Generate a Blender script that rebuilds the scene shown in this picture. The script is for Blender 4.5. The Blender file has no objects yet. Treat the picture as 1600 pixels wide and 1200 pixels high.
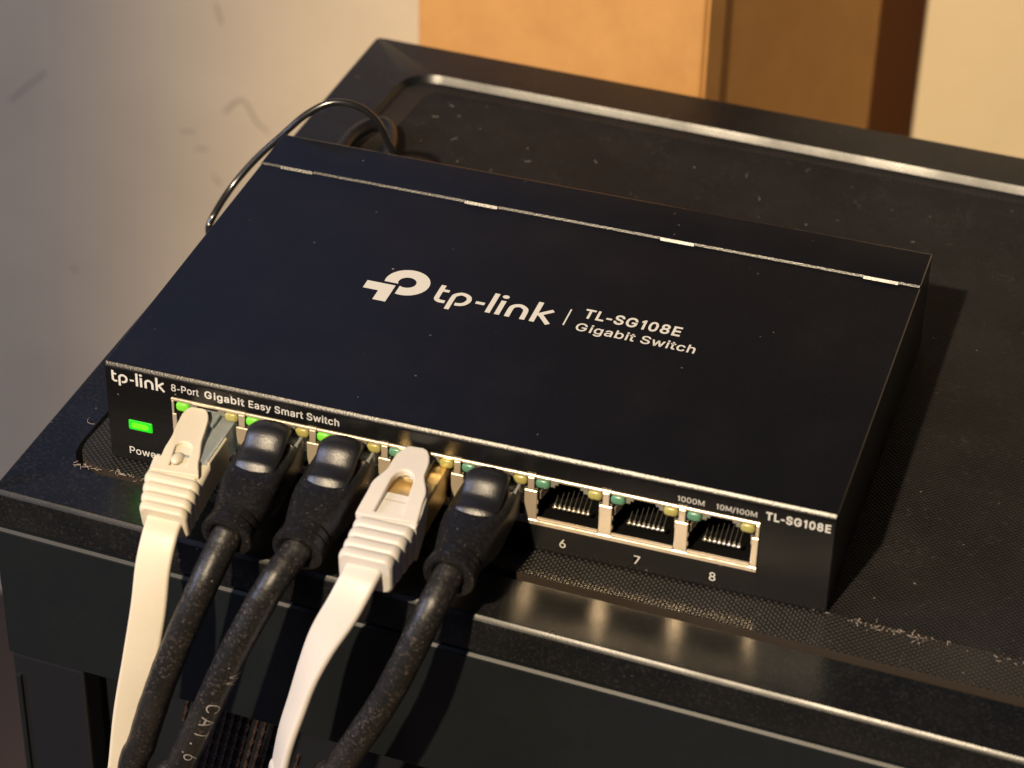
import bpy, bmesh, math, random
from mathutils import Vector, Matrix
random.seed(7)
S = 0.001                                   # everything below is written in millimetres
sc = bpy.context.scene
COL = sc.collection

# ------------------------------------------------------------------ camera
cam_d = bpy.data.cameras.new('camera'); cam = bpy.data.objects.new('camera', cam_d); COL.objects.link(cam)
CP = Vector((216.423, -407.715, 345.419))
Fv = Vector((-0.24053057, 0.77766371, -0.58084783)); Rv = Vector((0.95083396, 0.30905271, 0.0200301)); Uv = Vector((-0.19508928, 0.54747199, 0.81376568))
m = Matrix((Rv, Uv, -Fv)).transposed().to_4x4(); m.translation = CP * S
cam.matrix_world = m
cam_d.sensor_width = 36; cam_d.lens = 4109.73 / 1600 * 36
cam_d.clip_start = 0.01; cam_d.clip_end = 20
cam_d.dof.use_dof = True; cam_d.dof.focus_distance = 0.575; cam_d.dof.aperture_fstop = 20.0
sc.camera = cam

# ------------------------------------------------------------------ light
w = bpy.data.worlds.new('World'); sc.world = w; w.use_nodes = True
bg = w.node_tree.nodes['Background']; bg.inputs[0].default_value = (0.24, 0.36, 1.0, 1); bg.inputs[1].default_value = 0.032
def lamp(kind, name, loc, target, power, colour, **kw):
    d = bpy.data.lights.new(name, kind); o = bpy.data.objects.new(name, d); COL.objects.link(o)
    o.location = Vector(loc) * S
    o.rotation_euler = (Vector(target) - Vector(loc)).to_track_quat('-Z', 'Y').to_euler()
    d.energy = power; d.color = colour
    for k, v in kw.items(): setattr(d, k, v)
    return o
# warm shaded lamp in front of the case, slightly to its left
KL = Vector((-395, -2230, 2200)); ka, ke = math.radians(4.0 + 24), math.radians(-41.5)
lamp('SPOT', 'warm_room_lamp', KL, KL + Vector((math.sin(ka) * math.cos(ke), math.cos(ka) * math.cos(ke), math.sin(ke))) * 3000, 640, (1.0, 0.79, 0.53),
     spot_size=math.radians(36.5), spot_blend=0.32, shadow_soft_size=0.045)
# dim cool light of the room from the left, plus an added blue fill behind
lamp('AREA', 'cool_room_light', (-900, -500, 450), (-150, 390, -150), 7.8, (0.68, 0.72, 1.0), shape='RECTANGLE', size=0.35, size_y=0.35)
lamp('AREA', 'blue_back_fill', (-620, 1150, 930), (20, 60, 0), 0.38, (0.34, 0.48, 1.0), shape='RECTANGLE', size=0.55, size_y=0.5)  # no window there: added for the navy sheen on the lid
sc.view_settings.view_transform = 'Standard'; sc.view_settings.look = 'None'
sc.view_settings.exposure = 0; sc.view_settings.gamma = 1
sc.cycles.max_bounces = 8; sc.cycles.caustics_reflective = True

# ------------------------------------------------------------------ materials
def mat(name, col, rough=0.5, metal=0.0, spec=0.5, **kw):
    mt = bpy.data.materials.new(name); mt.use_nodes = True
    b = mt.node_tree.nodes['Principled BSDF']
    b.inputs['Base Color'].default_value = (*col, 1); b.inputs['Roughness'].default_value = rough
    b.inputs['Metallic'].default_value = metal; b.inputs['Specular IOR Level'].default_value = spec
    for k, v in kw.items(): b.inputs[k.replace('_', ' ')].default_value = v
    return mt
def N(mt, t, **kw):
    n = mt.node_tree.nodes.new(t)
    for k, v in kw.items(): setattr(n, k, v)
    return n
def L(mt, a, b): mt.node_tree.links.new(a, b)
def math_node(mt, op, a, b=None, c=None):
    n = N(mt, 'ShaderNodeMath', operation=op)
    for i, v in enumerate((a, b, c)):
        if v is None: continue
        if isinstance(v, (int, float)): n.inputs[i].default_value = v
        else: L(mt, v, n.inputs[i])
    return n.outputs[0]
def noise(mt, scale, detail=2, rough=0.5):
    tc = N(mt, 'ShaderNodeTexCoord'); n = N(mt, 'ShaderNodeTexNoise')
    n.inputs['Scale'].default_value = scale; n.inputs['Detail'].default_value = detail; n.inputs['Roughness'].default_value = rough
    L(mt, tc.outputs['Object'], n.inputs['Vector']); return n.outputs['Fac']
def ramp(mt, fac, lo, hi, a=0.0, b=1.0):
    r = N(mt, 'ShaderNodeMapRange'); L(mt, fac, r.inputs[0])
    for i, v in enumerate((lo, hi, a, b)): r.inputs[i + 1].default_value = v
    return r.outputs[0]
def bump(mt, height, strength, dist, prev=None):
    b = N(mt, 'ShaderNodeBump'); b.inputs['Strength'].default_value = strength; b.inputs['Distance'].default_value = dist
    L(mt, height, b.inputs['Height'])
    if prev: L(mt, prev, b.inputs['Normal'])
    L(mt, b.outputs[0], mt.node_tree.nodes['Principled BSDF'].inputs['Normal']); return b.outputs[0]
def mixcol(mt, fac, a, b):
    n = N(mt, 'ShaderNodeMix', data_type='RGBA'); L(mt, fac, n.inputs[0])
    for i, v in ((6, a), (7, b)):
        if isinstance(v, tuple): n.inputs[i].default_value = (*v, 1)
        else: L(mt, v, n.inputs[i])
    return n.outputs[2]
def specks(mt, scale, keep, size):
    """sparse round dust specks: 1 on a speck, 0 elsewhere"""
    tc = N(mt, 'ShaderNodeTexCoord'); v = N(mt, 'ShaderNodeTexVoronoi'); v.inputs['Scale'].default_value = scale
    L(mt, tc.outputs['Object'], v.inputs['Vector'])
    sep = N(mt, 'ShaderNodeSeparateColor'); L(mt, v.outputs['Color'], sep.inputs[0])
    on = math_node(mt, 'GREATER_THAN', sep.outputs[0], 1 - keep)
    rad = math_node(mt, 'MULTIPLY', sep.outputs[1], size)
    near = math_node(mt, 'LESS_THAN', v.outputs['Distance'], rad)
    return math_node(mt, 'MULTIPLY', on, near)
def dusty(mt, base, dust, film=0.12, keep=0.10, scale=420, size=0.22, grain=0.0, fluff=0.0):
    b = mt.node_tree.nodes['Principled BSDF']
    f = ramp(mt, noise(mt, 55, 6, 0.65), 0.45, 0.75, 0, film)
    c = mixcol(mt, f, base, dust)
    if grain: c = mixcol(mt, ramp(mt, noise(mt, 2200, 2), 0.45, 0.7, 0, grain), c, dust)
    if fluff:                                                    # uneven patches of clinging dust
        a = ramp(mt, noise(mt, 1300, 3, 0.7), 0.52, 0.70, 0, 1); d = ramp(mt, noise(mt, 130, 4, 0.7), 0.42, 0.66, 0.1, fluff)
        c = mixcol(mt, math_node(mt, 'MULTIPLY', a, d), c, dust)
    s = math_node(mt, 'MULTIPLY', specks(mt, scale, keep, size), 0.45)
    c = mixcol(mt, s, c, dust)
    s = math_node(mt, 'MULTIPLY', specks(mt, scale * 0.45, keep * 0.5, size * 0.7), 0.8)
    c = mixcol(mt, s, c, dust)
    L(mt, c, b.inputs['Base Color'])

M = {}
M['switch'] = mat('switch_paint', (0.0065, 0.007, 0.009), 0.29, 0, 0.5)
dusty(M['switch'], (0.0045, 0.0045, 0.005), (0.25, 0.22, 0.19), 0.016, 0.07, 460, 0.11, grain=0.016)
bump(M['switch'], noise(M['switch'], 2600, 3), 0.40, 0.0001)
M['case'] = mat('case_paint', (0.012, 0.012, 0.013), 0.38, 0, 0.40)
dusty(M['case'], (0.006, 0.0068, 0.0075), (0.18, 0.16, 0.15), 0.03, 0.10, 450, 0.15, grain=0.012, fluff=0.06)
bump(M['case'], noise(M['case'], 2500, 3), 0.18, 0.0001)
L(M['case'], ramp(M['case'], noise(M['case'], 40, 5, 0.6), 0.3, 0.75, 0.25, 0.42), M['case'].node_tree.nodes['Principled BSDF'].inputs['Roughness'])
M['case_face'] = mat('case_face_paint', (0.014, 0.015, 0.016), 0.42, 0, 0.36)
dusty(M['case_face'], (0.0075, 0.010, 0.012), (0.16, 0.15, 0.15), 0.018, 0.05, 340, 0.12, grain=0.010)
bump(M['case_face'], noise(M['case_face'], 2500, 2), 0.12, 0.0001)
M['glossy'] = mat('glossy_black', (0.012, 0.013, 0.016), 0.22, 0, 0.5)
def weave(name, pitch, base, thread, rough, strength, tone=1.0):
    mt = mat(name, base, rough, 0, 0.5 * tone + 0.0 if tone == 1.0 else tone)
    b = mt.node_tree.nodes['Principled BSDF']
    tc = N(mt, 'ShaderNodeTexCoord'); sp = N(mt, 'ShaderNodeSeparateXYZ'); L(mt, tc.outputs['Object'], sp.inputs[0])
    k = math.pi / (pitch * S)
    wob = ramp(mt, noise(mt, 120, 2), 0, 1, -0.7, 0.7)
    sx = math_node(mt, 'SINE', math_node(mt, 'ADD', math_node(mt, 'MULTIPLY', sp.outputs[0], k), wob))
    sy = math_node(mt, 'SINE', math_node(mt, 'MULTIPLY', sp.outputs[1], k * 1.1))
    p = math_node(mt, 'MULTIPLY', sx, sy)                       # staggered knots of the weave
    h = ramp(mt, p, -0.5, 0.8)
    c = mixcol(mt, h, base, thread)
    f = ramp(mt, noise(mt, 34, 8, 0.75), 0.42, 0.74, 0, 0.07)
    c = mixcol(mt, f, c, (0.16, 0.15, 0.15))
    a = ramp(mt, noise(mt, 900, 3, 0.7), 0.56, 0.70, 0, 1); d = ramp(mt, noise(mt, 90, 5, 0.75), 0.48, 0.70, 0.02, 0.30)
    c = mixcol(mt, math_node(mt, 'MULTIPLY', a, d), c, (0.18, 0.175, 0.17))
    c = mixcol(mt, math_node(mt, 'MULTIPLY', specks(mt, 420, 0.10, 0.14), 0.5), c, (0.3, 0.26, 0.22))
    c = mixcol(mt, math_node(mt, 'MULTIPLY', specks(mt, 160, 0.06, 0.06), 0.9), c, (0.5, 0.45, 0.4))
    L(mt, c, b.inputs['Base Color'])
    bump(mt, h, strength, 0.00025)
    return mt
M['weave_in'] = weave('filter_weave', 0.62, (0.002, 0.002, 0.0025), (0.019, 0.018, 0.0185), 0.6, 0.7, 0.25)
M['weave_edge'] = weave('filter_edge_weave', 0.72, (0.005, 0.005, 0.005), (0.030, 0.028, 0.027), 0.30, 0.9)
M['strip'] = mat('filter_edge_rubber', (0.035, 0.026, 0.020), 0.5)
M['print'] = mat('white_print', (0.70, 0.69, 0.64), 0.5)
M['shield'] = mat('plated_steel', (0.78, 0.66, 0.50), 0.22, 0.55)
bump(M['shield'], noise(M['shield'], 900, 3), 0.15, 0.0002)
M['gold'] = mat('gold_plate', (0.95, 0.70, 0.32), 0.34, 0.85)
bump(M['gold'], noise(M['gold'], 300, 3), 0.25, 0.0004)
M['contact'] = mat('contact_gold', (1.0, 0.93, 0.80), 0.30, 0.8)
M['cavity'] = mat('socket_plastic', (0.006, 0.006, 0.006), 0.35)
M['led_green_off'] = mat('green_lens', (0.13, 0.30, 0.18), 0.25, 0, 0.6, Subsurface_Weight=0.3)
M['led_yellow_off'] = mat('yellow_lens', (0.55, 0.42, 0.12), 0.25, 0, 0.6, Subsurface_Weight=0.3)
M['led_on'] = mat('green_light', (0.02, 0.3, 0.02), 0.3, Emission_Color=(0.0, 1.0, 0.0, 1), Emission_Strength=0.5)
M['led_core'] = mat('green_light_core', (0.02, 0.3, 0.02), 0.3, Emission_Color=(0.02, 1.0, 0.0, 1), Emission_Strength=10)
M['led_port_on'] = mat('green_port_light', (0.15, 0.4, 0.05), 0.3, Emission_Color=(0.20, 1.0, 0.01, 1), Emission_Strength=0.38)
M['step'] = mat('light_pipe_step', (0.22, 0.22, 0.18), 0.3)
M['boot_white'] = mat('white_boot', (0.78, 0.74, 0.68), 0.42, 0, 0.4, Subsurface_Weight=0.15, Subsurface_Scale=0.002)
dusty(M['boot_white'], (0.64, 0.61, 0.57), (0.35, 0.28, 0.2), 0.10, 0.05, 500, 0.10)
M['boot_cream'] = mat('cream_boot', (0.80, 0.72, 0.55), 0.42, 0, 0.4, Subsurface_Weight=0.15, Subsurface_Scale=0.002)
dusty(M['boot_cream'], (0.68, 0.62, 0.49), (0.35, 0.27, 0.18), 0.10, 0.08, 500, 0.10)
M['cord_cream'] = mat('cream_cord', (0.80, 0.74, 0.58), 0.45)
dusty(M['cord_cream'], (0.68, 0.62, 0.49), (0.42, 0.33, 0.22), 0.12, 0.10, 420, 0.12)
for k_ in ('boot_white', 'boot_cream', 'cord_cream'):
    bump(M[k_], noise(M[k_], 700, 5, 0.6), 0.12, 0.0004)
M['clear'] = mat('clear_plug', (0.62, 0.70, 0.72), 0.12, 0, 0.6, Transmission_Weight=0.6, IOR=1.4)
M['boot_black'] = mat('black_boot', (0.010, 0.010, 0.011), 0.33, 0, 0.5)
dusty(M['boot_black'], (0.009, 0.009, 0.010), (0.20, 0.17, 0.155), 0.03, 0.16, 1500, 0.28, fluff=0.12)
bump(M['boot_black'], noise(M['boot_black'], 3500, 2), 0.22, 0.0002)
M['hump'] = mat('black_boot_arch', (0.012, 0.012, 0.014), 0.34, 0, 0.9)
bump(M['hump'], noise(M['hump'], 4200, 2), 0.35, 0.0002)
M['cord_black'] = mat('black_cord', (0.010, 0.0095, 0.010), 0.42, 0, 0.5)
dusty(M['cord_black'], (0.009, 0.009, 0.009), (0.19, 0.155, 0.14), 0.10, 0.12, 1500, 0.30, fluff=0.55)
bump(M['cord_black'], noise(M['cord_black'], 500, 4), 0.3, 0.0005)
M['cord_thin'] = mat('thin_cord', (0.015, 0.015, 0.015), 0.20, 0, 1.0)
M['wall'] = mat('wall_paint', (0.60, 0.53, 0.44), 0.7)
_c = mixcol(M['wall'], ramp(M['wall'], noise(M['wall'], 9, 5, 0.6), 0.35, 0.7), (0.75, 0.63, 0.42), (0.65, 0.54, 0.36))
L(M['wall'], _c, M['wall'].node_tree.nodes['Principled BSDF'].inputs['Base Color'])
bump(M['wall'], noise(M['wall'], 160, 4), 0.15, 0.0008)
M['scuff'] = mat('wall_scuff', (0.48, 0.39, 0.27), 0.8)
M['card'] = mat('cardboard', (0.42, 0.20, 0.055), 0.75)
_c = mixcol(M['card'], ramp(M['card'], noise(M['card'], 60, 6, 0.7), 0.3, 0.7), (0.62, 0.32, 0.095), (0.53, 0.265, 0.075))
L(M['card'], _c, M['card'].node_tree.nodes['Principled BSDF'].inputs['Base Color'])
M['lint'] = mat('lint', (0.45, 0.38, 0.32), 0.9)
M['floor'] = mat('floor', (0.10, 0.07, 0.05), 0.6)
M['fin'] = mat('vent_slat', (0.05, 0.028, 0.02), 0.45, 0.2)

# ------------------------------------------------------------------ builders
def world_of(p):
    v = Vector((0, 0, 0))
    while p: v = v + p.location; p = p.parent
    return v
def mk(name, V, F, m_, parent=None, smooth=False, origin=None):
    """mesh object from millimetre vertices in world space; its origin sits at its parent's (or at origin)"""
    base = world_of(parent)
    o0 = Vector(origin) * S if origin else base
    me = bpy.data.meshes.new(name)
    me.from_pydata([tuple(Vector(v) * S - o0) for v in V], [], F)
    me.materials.append(m_); me.validate(); me.update()
    if smooth: me.shade_smooth()
    o = bpy.data.objects.new(name, me); COL.objects.link(o); o.parent = parent; o.location = o0 - base
    return o
def root(name, loc, label, cat, group=None):
    o = bpy.data.objects.new(name, None); COL.objects.link(o); o.location = Vector(loc) * S
    o.empty_display_size = 0.01
    o['label'] = label; o['category'] = cat
    if group: o['group'] = group
    return o
def bevel(o, wdt, seg=2, ang=35):
    b = o.modifiers.new('bevel', 'BEVEL'); b.width = wdt * S; b.segments = seg; b.limit_method = 'ANGLE'; b.angle_limit = math.radians(ang)
    b.harden_normals = False
    return o
def box(x0, x1, y0, y1, z0, z1):
    V = [(x, y, z) for x in (x0, x1) for y in (y0, y1) for z in (z0, z1)]
    F = [(0, 1, 3, 2), (4, 6, 7, 5), (0, 4, 5, 1), (2, 3, 7, 6), (0, 2, 6, 4), (1, 5, 7, 3)]
    return V, F
def join(*parts):
    V, F = [], []
    for v, f in parts:
        n = len(V); V += v; F += [tuple(i + n for i in q) for q in f]
    return V, F
def loft(secs, cap0=True, cap1=True):
    n = len(secs[0]); V = [p for s in secs for p in s]; F = []
    for i in range(len(secs) - 1):
        for j in range(n):
            a, b = i * n + j, i * n + (j + 1) % n
            F.append((a, b, b + n, a + n))
    if cap0: F.append(tuple(range(n))[::-1])
    if cap1: F.append(tuple(range((len(secs) - 1) * n, len(secs) * n)))
    return V, F
def rrect(wd, h, r, n=5):
    r = min(r, wd / 2 - 1e-3, h / 2 - 1e-3); P = []
    for cx, cy, a0 in ((wd / 2 - r, h / 2 - r, 0), (-wd / 2 + r, h / 2 - r, 90), (-wd / 2 + r, -h / 2 + r, 180), (wd / 2 - r, -h / 2 + r, 270)):
        for k in range(n): a = math.radians(a0 + 90 * k / (n - 1)); P.append((cx + r * math.cos(a), cy + r * math.sin(a)))
    return P
def spline(P, n=10):
    P = [Vector(p) for p in P]; Q = [P[0] * 2 - P[1]] + P + [P[-1] * 2 - P[-2]]; out = []
    for i in range(1, len(Q) - 2):
        p0, p1, p2, p3 = Q[i - 1], Q[i], Q[i + 1], Q[i + 2]
        for k in range(n):
            t = k / n
            out.append(0.5 * ((2 * p1) + (p2 - p0) * t + (2 * p0 - 5 * p1 + 4 * p2 - p3) * t * t + (3 * p1 - p0 - 3 * p2 + p3) * t ** 3))
    out.append(P[-1].copy()); return out
def tangents(P):
    return [(P[min(i + 1, len(P) - 1)] - P[max(i - 1, 0)]).normalized() for i in range(len(P))]
def tube(P, r, n=20, wob=0.0):
    T = tangents(P); secs = []
    for i, (p, t) in enumerate(zip(P, T)):
        s = t.cross(Vector((0.02, 0.3, 1))).normalized(); u = s.cross(t).normalized()
        rr = (r[i] if isinstance(r, list) else r) * (1 + wob * math.sin(i * 0.9) * math.sin(i * 0.37))
        secs.append([p + (s * math.cos(2 * math.pi * k / n) + u * math.sin(2 * math.pi * k / n)) * rr for k in range(n)])
    return loft(secs)
def bridge(rings, closed=True):
    return loft(rings, False, False)

# flat print -----------------------------------------------------------------
# outlines of the few grotesque characters printed on the switch: advance, closed outlines in thousandths
GLYPHS = {'-':(290,[[245,218,245,166,45,166,45,218]]),'.':(188,[[95,-4,78,-1,63,9,53,24,50,41,53,59,63,73,78,83,95,87,113,83,128,73,138,59,141,41,138,24,128,9,113,-1]]),'/':(249,[[235,533,71,-76,14,-76,178,533]]),'0':(453,[[227,-7,174,1,130,24,95,62,69,113,53,178,48,254,53,330,69,395,95,447,130,484,174,508,227,516,279,508,323,484,358,447,384,395,400,330,405,254,400,178,384,113,359,62,323,24,279,1],[227,50,261,56,290,74,313,103,330,144,340,194,344,254,340,314,330,365,313,405,290,435,261,453,227,460,192,453,163,435,140,405,123,365,113,314,109,254,113,194,123,144,140,103,163,74,192,56]]),'1':(290,[[205,0,205,509,152,509,60,440,60,378,140,428,140,0]]),'2':(453,[[64,0,64,47,234,229,282,282,311,327,320,371,317,397,308,419,293,436,273,449,224,460,196,457,172,447,153,433,139,413,130,390,127,362,66,362,71,405,86,442,111,473,143,496,182,511,225,516,268,511,306,497,337,474,361,445,376,411,381,372,371,318,336,259,267,180,153,60,153,57,389,57,389,0]]),'3':(453,[[218,-7,173,-3,133,10,98,30,70,57,52,91,44,132,109,132,115,107,126,87,144,71,165,59,219,50,275,61,297,74,315,93,325,116,329,145,326,172,316,196,299,217,275,234,242,244,201,248,157,248,157,299,288,448,288,452,70,452,70,509,372,509,372,461,211,278,211,289,264,288,308,276,344,253,371,222,387,186,393,145,387,103,370,66,344,36,309,12,266,-2]]),'4':(453,[[40,105,40,158,247,509,311,509,109,166,109,163,413,163,413,105],[282,0,282,121,282,146,282,318,343,318,343,0]]),'5':(453,[[221,-7,178,-2,140,11,108,32,83,60,66,93,60,130,122,130,127,108,138,89,173,60,221,50,250,53,276,64,298,82,314,104,324,131,328,162,324,193,314,221,297,244,275,262,248,273,218,277,167,268,128,246,67,253,96,509,366,509,366,452,151,452,134,301,178,325,229,334,263,330,294,321,321,306,345,285,364,260,379,231,388,199,391,163,385,117,369,76,343,41,309,15,268,-1]]),'6':(453,[[226,-7,182,-1,142,15,109,40,84,74,69,115,64,162,68,199,80,239,137,340,252,509,322,509,151,261,145,261,165,288,196,307,235,314,278,309,316,295,346,271,370,240,384,201,389,157,384,112,368,73,343,39,310,14,271,-2],[226,48,254,52,279,63,299,79,314,101,324,128,327,157,324,187,314,213,299,235,279,251,254,262,226,265,198,262,174,252,153,235,138,214,128,188,125,158,128,128,138,102,153,79,174,63,198,52]]),'7':(453,[[97,0,323,448,323,452,62,452,62,509,391,509,391,449,165,0]]),'8':(453,[[226,-7,178,-2,136,11,101,33,74,62,57,96,52,135,55,166,65,195,81,220,101,241,125,256,153,265,119,282,93,308,76,342,70,380,75,417,90,450,114,477,146,498,184,511,226,516,269,511,306,498,337,477,361,450,377,417,382,380,376,342,359,308,333,282,300,267,327,256,351,241,372,220,387,195,397,166,401,135,395,96,378,62,352,33,317,11,275,-2],[226,49,258,52,285,60,307,74,323,91,333,113,337,139,333,165,322,189,305,208,283,223,256,232,226,235,196,232,169,223,147,208,130,189,119,165,115,139,119,113,129,91,145,74,167,60,195,52],[226,290,274,300,293,313,307,330,316,351,319,376,316,399,308,420,294,437,275,449,226,460,177,449,159,437,145,420,136,399,133,376,136,351,145,330,159,313,178,300]]),'A':(480,[[16,0,201,509,276,509,463,0,395,0,287,302,264,372,232,478,245,478,213,371,191,302,85,0],[110,142,110,199,370,199,370,142]]),'C':(510,[[267,-7,205,1,150,25,104,63,70,115,48,179,40,254,48,329,70,393,104,445,150,484,205,508,267,516,340,504,373,490,402,471,427,447,448,418,463,385,473,348,408,348,389,395,357,428,315,449,267,456,223,450,184,432,150,403,125,364,109,314,103,254,109,194,125,145,151,105,184,76,223,59,267,53,315,60,357,81,389,114,408,160,473,160,463,124,448,91,428,62,402,38,373,19,341,5,305,-4]]),'E':(419,[[60,0,60,509,372,509,372,452,125,452,125,286,355,286,355,229,125,229,125,57,375,57,375,0]]),'G':(565,[[269,-7,205,1,149,25,104,64,69,116,47,179,40,254,47,329,69,393,103,445,149,484,203,508,265,516,304,513,340,504,374,489,403,469,429,445,449,416,465,384,474,349,408,349,387,393,356,427,315,448,265,456,222,450,183,432,150,404,125,364,109,314,103,254,109,194,125,145,151,105,184,76,224,59,269,53,309,57,345,71,374,93,396,123,410,160,414,199,283,199,283,256,478,256,478,200,471,141,451,91,419,50,377,19,326,0]]),'H':(517,[[60,0,60,509,125,509,125,289,392,289,392,509,457,509,457,0,392,0,392,232,125,232,125,0]]),'L':(393,[[60,0,60,509,125,509,125,57,361,57,361,0]]),'M':(630,[[65,0,65,509,140,509,315,120,490,509,565,509,565,0,512,0,512,420,338,40,292,40,118,420,118,0]]),'P':(445,[[60,0,60,509,235,509,289,503,332,487,366,462,390,430,404,391,409,348,404,304,390,265,366,233,332,207,289,191,235,186,109,186,109,242,233,242,269,246,297,256,318,272,333,294,342,319,344,348,342,376,333,402,318,423,297,439,268,449,232,452,125,452,125,0]]),'S':(447,[[224,-9,172,-4,128,9,91,31,64,60,46,96,38,137,104,137,110,110,123,88,142,71,166,59,224,49,257,52,286,60,311,74,329,92,341,114,346,139,342,161,332,179,296,205,245,222,184,239,128,260,86,289,60,326,52,372,58,413,75,448,102,476,138,498,180,511,227,516,275,511,316,498,351,476,377,449,394,415,401,378,337,378,326,412,302,437,267,453,225,459,194,456,167,448,145,435,129,418,118,398,115,376,119,352,131,334,169,308,212,293,264,279,312,264,359,238,395,198,405,171,408,139,403,99,386,64,360,34,323,11,278,-4]]),'T':(449,[[32,452,32,509,417,509,417,452,257,452,257,0,193,0,193,452]]),'W':(686,[[155,0,16,509,82,509,163,196,175,145,187,94,197,40,189,40,200,94,211,145,224,196,306,509,380,509,462,196,474,145,486,94,497,40,488,40,499,94,510,145,523,196,603,509,670,509,530,0,455,0,368,323,351,391,336,475,350,475,335,395,318,323,230,0]]),'a':(389,[[160,-9,126,-5,94,5,68,22,48,45,35,73,30,108,34,138,43,161,58,179,78,193,125,211,178,220,234,227,265,235,273,243,276,255,267,297,240,322,196,331,149,322,118,301,100,274,41,291,57,322,79,346,104,364,133,375,194,384,239,379,286,360,306,343,322,320,333,290,337,251,337,0,277,0,277,52,272,52,252,25,215,1],[170,45,202,49,228,59,248,74,263,93,272,115,276,138,276,190,259,182,231,176,200,171,175,168,134,159,103,139,95,124,92,105,102,72,130,52]]),'b':(424,[[229,-8,198,-5,172,4,138,31,118,59,112,59,112,0,53,0,53,509,114,509,114,319,118,319,137,346,171,373,197,381,229,384,274,378,313,361,345,332,370,293,385,245,390,189,385,133,370,84,346,45,313,16,274,-2],[220,47,253,51,279,66,301,88,316,117,325,151,328,189,325,227,316,261,301,290,280,311,253,325,220,330,188,325,161,312,140,291,125,263,116,229,113,189,116,150,125,115,140,86,162,65,188,51]]),'c':(396,[[207,-8,159,-2,117,16,82,46,56,85,40,133,34,187,40,243,56,291,82,330,117,360,159,378,207,384,260,377,305,356,340,322,362,277,303,262,290,289,270,311,242,325,207,330,173,325,145,310,124,287,108,258,99,224,96,187,99,151,108,117,124,89,145,66,173,51,207,46,243,52,271,66,292,89,304,117,363,102,341,56,306,21,261,-1]]),'e':(404,[[212,-8,161,-2,117,16,82,46,56,85,40,132,34,187,39,242,55,290,81,329,115,359,157,378,205,384,266,374,294,361,319,341,341,315,357,282,368,242,371,194,371,169,75,169,75,221,338,221,310,202,307,237,298,269,283,294,263,314,237,326,205,330,173,326,146,313,125,294,109,270,99,241,96,211,96,178,100,139,110,106,128,80,151,61,179,50,212,46,254,53,285,73,306,105,365,91,353,63,335,39,311,19,283,4,249,-5]]),'g':(425,[[207,-151,168,-148,134,-140,82,-110,51,-69,101,-41,122,-66,154,-88,207,-97,249,-92,282,-75,304,-47,311,-6,311,68,306,68,287,41,252,16,227,8,195,5,152,10,113,27,80,53,55,90,39,136,34,191,39,246,55,293,80,332,112,361,152,378,196,384,228,382,253,373,288,346,308,319,313,319,313,379,372,379,372,-9,367,-54,350,-90,324,-117,291,-136,251,-147],[205,59,237,63,264,75,285,95,300,121,309,154,312,193,309,231,300,264,285,291,264,312,237,325,205,330,172,325,145,312,124,290,109,262,99,229,96,193,99,155,109,123,124,96,145,76,172,63]]),'h':(410,[[114,227,114,0,53,0,53,509,114,509,114,287,102,287,124,332,152,362,187,379,227,384,264,380,295,369,321,349,341,321,353,285,357,240,357,0,296,0,296,235,290,275,273,304,246,323,210,329,184,326,161,317,141,303,126,283,117,257]]),'i':(167,[[53,0,53,379,114,379,114,0],[84,443,67,446,54,455,44,468,41,483,44,499,54,512,67,521,84,524,100,521,114,512,123,499,126,483,123,468,114,455,100,446]]),'m':(610,[[53,0,53,379,112,379,112,295,108,295,118,323,132,346,172,376,219,386,257,380,287,361,309,331,321,295,312,295,322,321,337,343,381,375,437,386,468,383,497,372,522,354,541,328,553,296,557,255,557,0,496,0,496,254,490,289,473,313,447,326,419,330,395,328,374,320,345,290,335,247,335,0,274,0,274,260,269,288,253,311,229,326,199,330,158,320,140,307,126,289,117,266,114,238,114,0]]),'o':(415,[[207,-8,159,-2,117,16,82,46,56,85,40,133,34,187,40,243,56,291,82,330,117,360,159,378,207,384,256,378,299,360,333,330,359,291,376,243,381,187,376,133,359,85,333,46,299,16,256,-2],[207,46,242,51,270,66,292,89,307,117,316,151,319,187,316,224,307,258,292,287,270,310,242,325,207,330,173,325,145,310,124,287,108,258,99,224,96,187,99,151,108,117,124,89,145,66,173,51]]),'r':(259,[[53,0,53,379,112,379,112,321,115,321,130,347,152,367,181,380,213,385,229,384,243,384,243,322,230,324,207,326,182,323,159,315,140,301,126,284,117,262,114,237,114,0]]),'s':(365,[[182,-8,145,-5,112,3,84,18,62,38,45,63,36,94,94,107,105,79,124,60,150,49,181,45,217,50,244,62,262,81,268,103,265,121,254,136,237,147,212,155,149,170,104,186,72,208,53,237,47,274,51,305,65,332,87,354,115,370,149,381,187,384,223,381,254,372,279,358,299,339,324,290,268,277,258,298,243,316,219,328,187,333,156,329,131,317,114,299,109,277,112,258,124,243,172,223,229,209,275,194,306,171,325,142,331,107,326,75,312,47,290,24,260,6,223,-5]]),'t':(227,[[204,379,204,327,6,327,6,379],[65,471,126,471,126,98,128,76,136,61,150,53,170,50,185,51,202,54,213,2,192,-3,168,-4,125,2,92,21,72,52,65,93]]),'w':(567,[[138,0,23,379,87,379,133,214,154,137,175,41,165,41,186,135,206,214,252,379,316,379,362,214,382,136,402,41,391,41,413,135,434,214,480,379,545,379,429,0,368,0,319,172,305,225,291,280,277,338,291,338,277,280,263,225,248,172,199,0]]),'y':(389,[[47,-139,61,-86,71,-87,104,-89,130,-74,151,-36,163,-1,17,379,84,379,165,155,187,87,206,21,184,21,202,87,224,155,305,379,371,379,204,-58,177,-107,139,-136,91,-145,65,-143]])}
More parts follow.
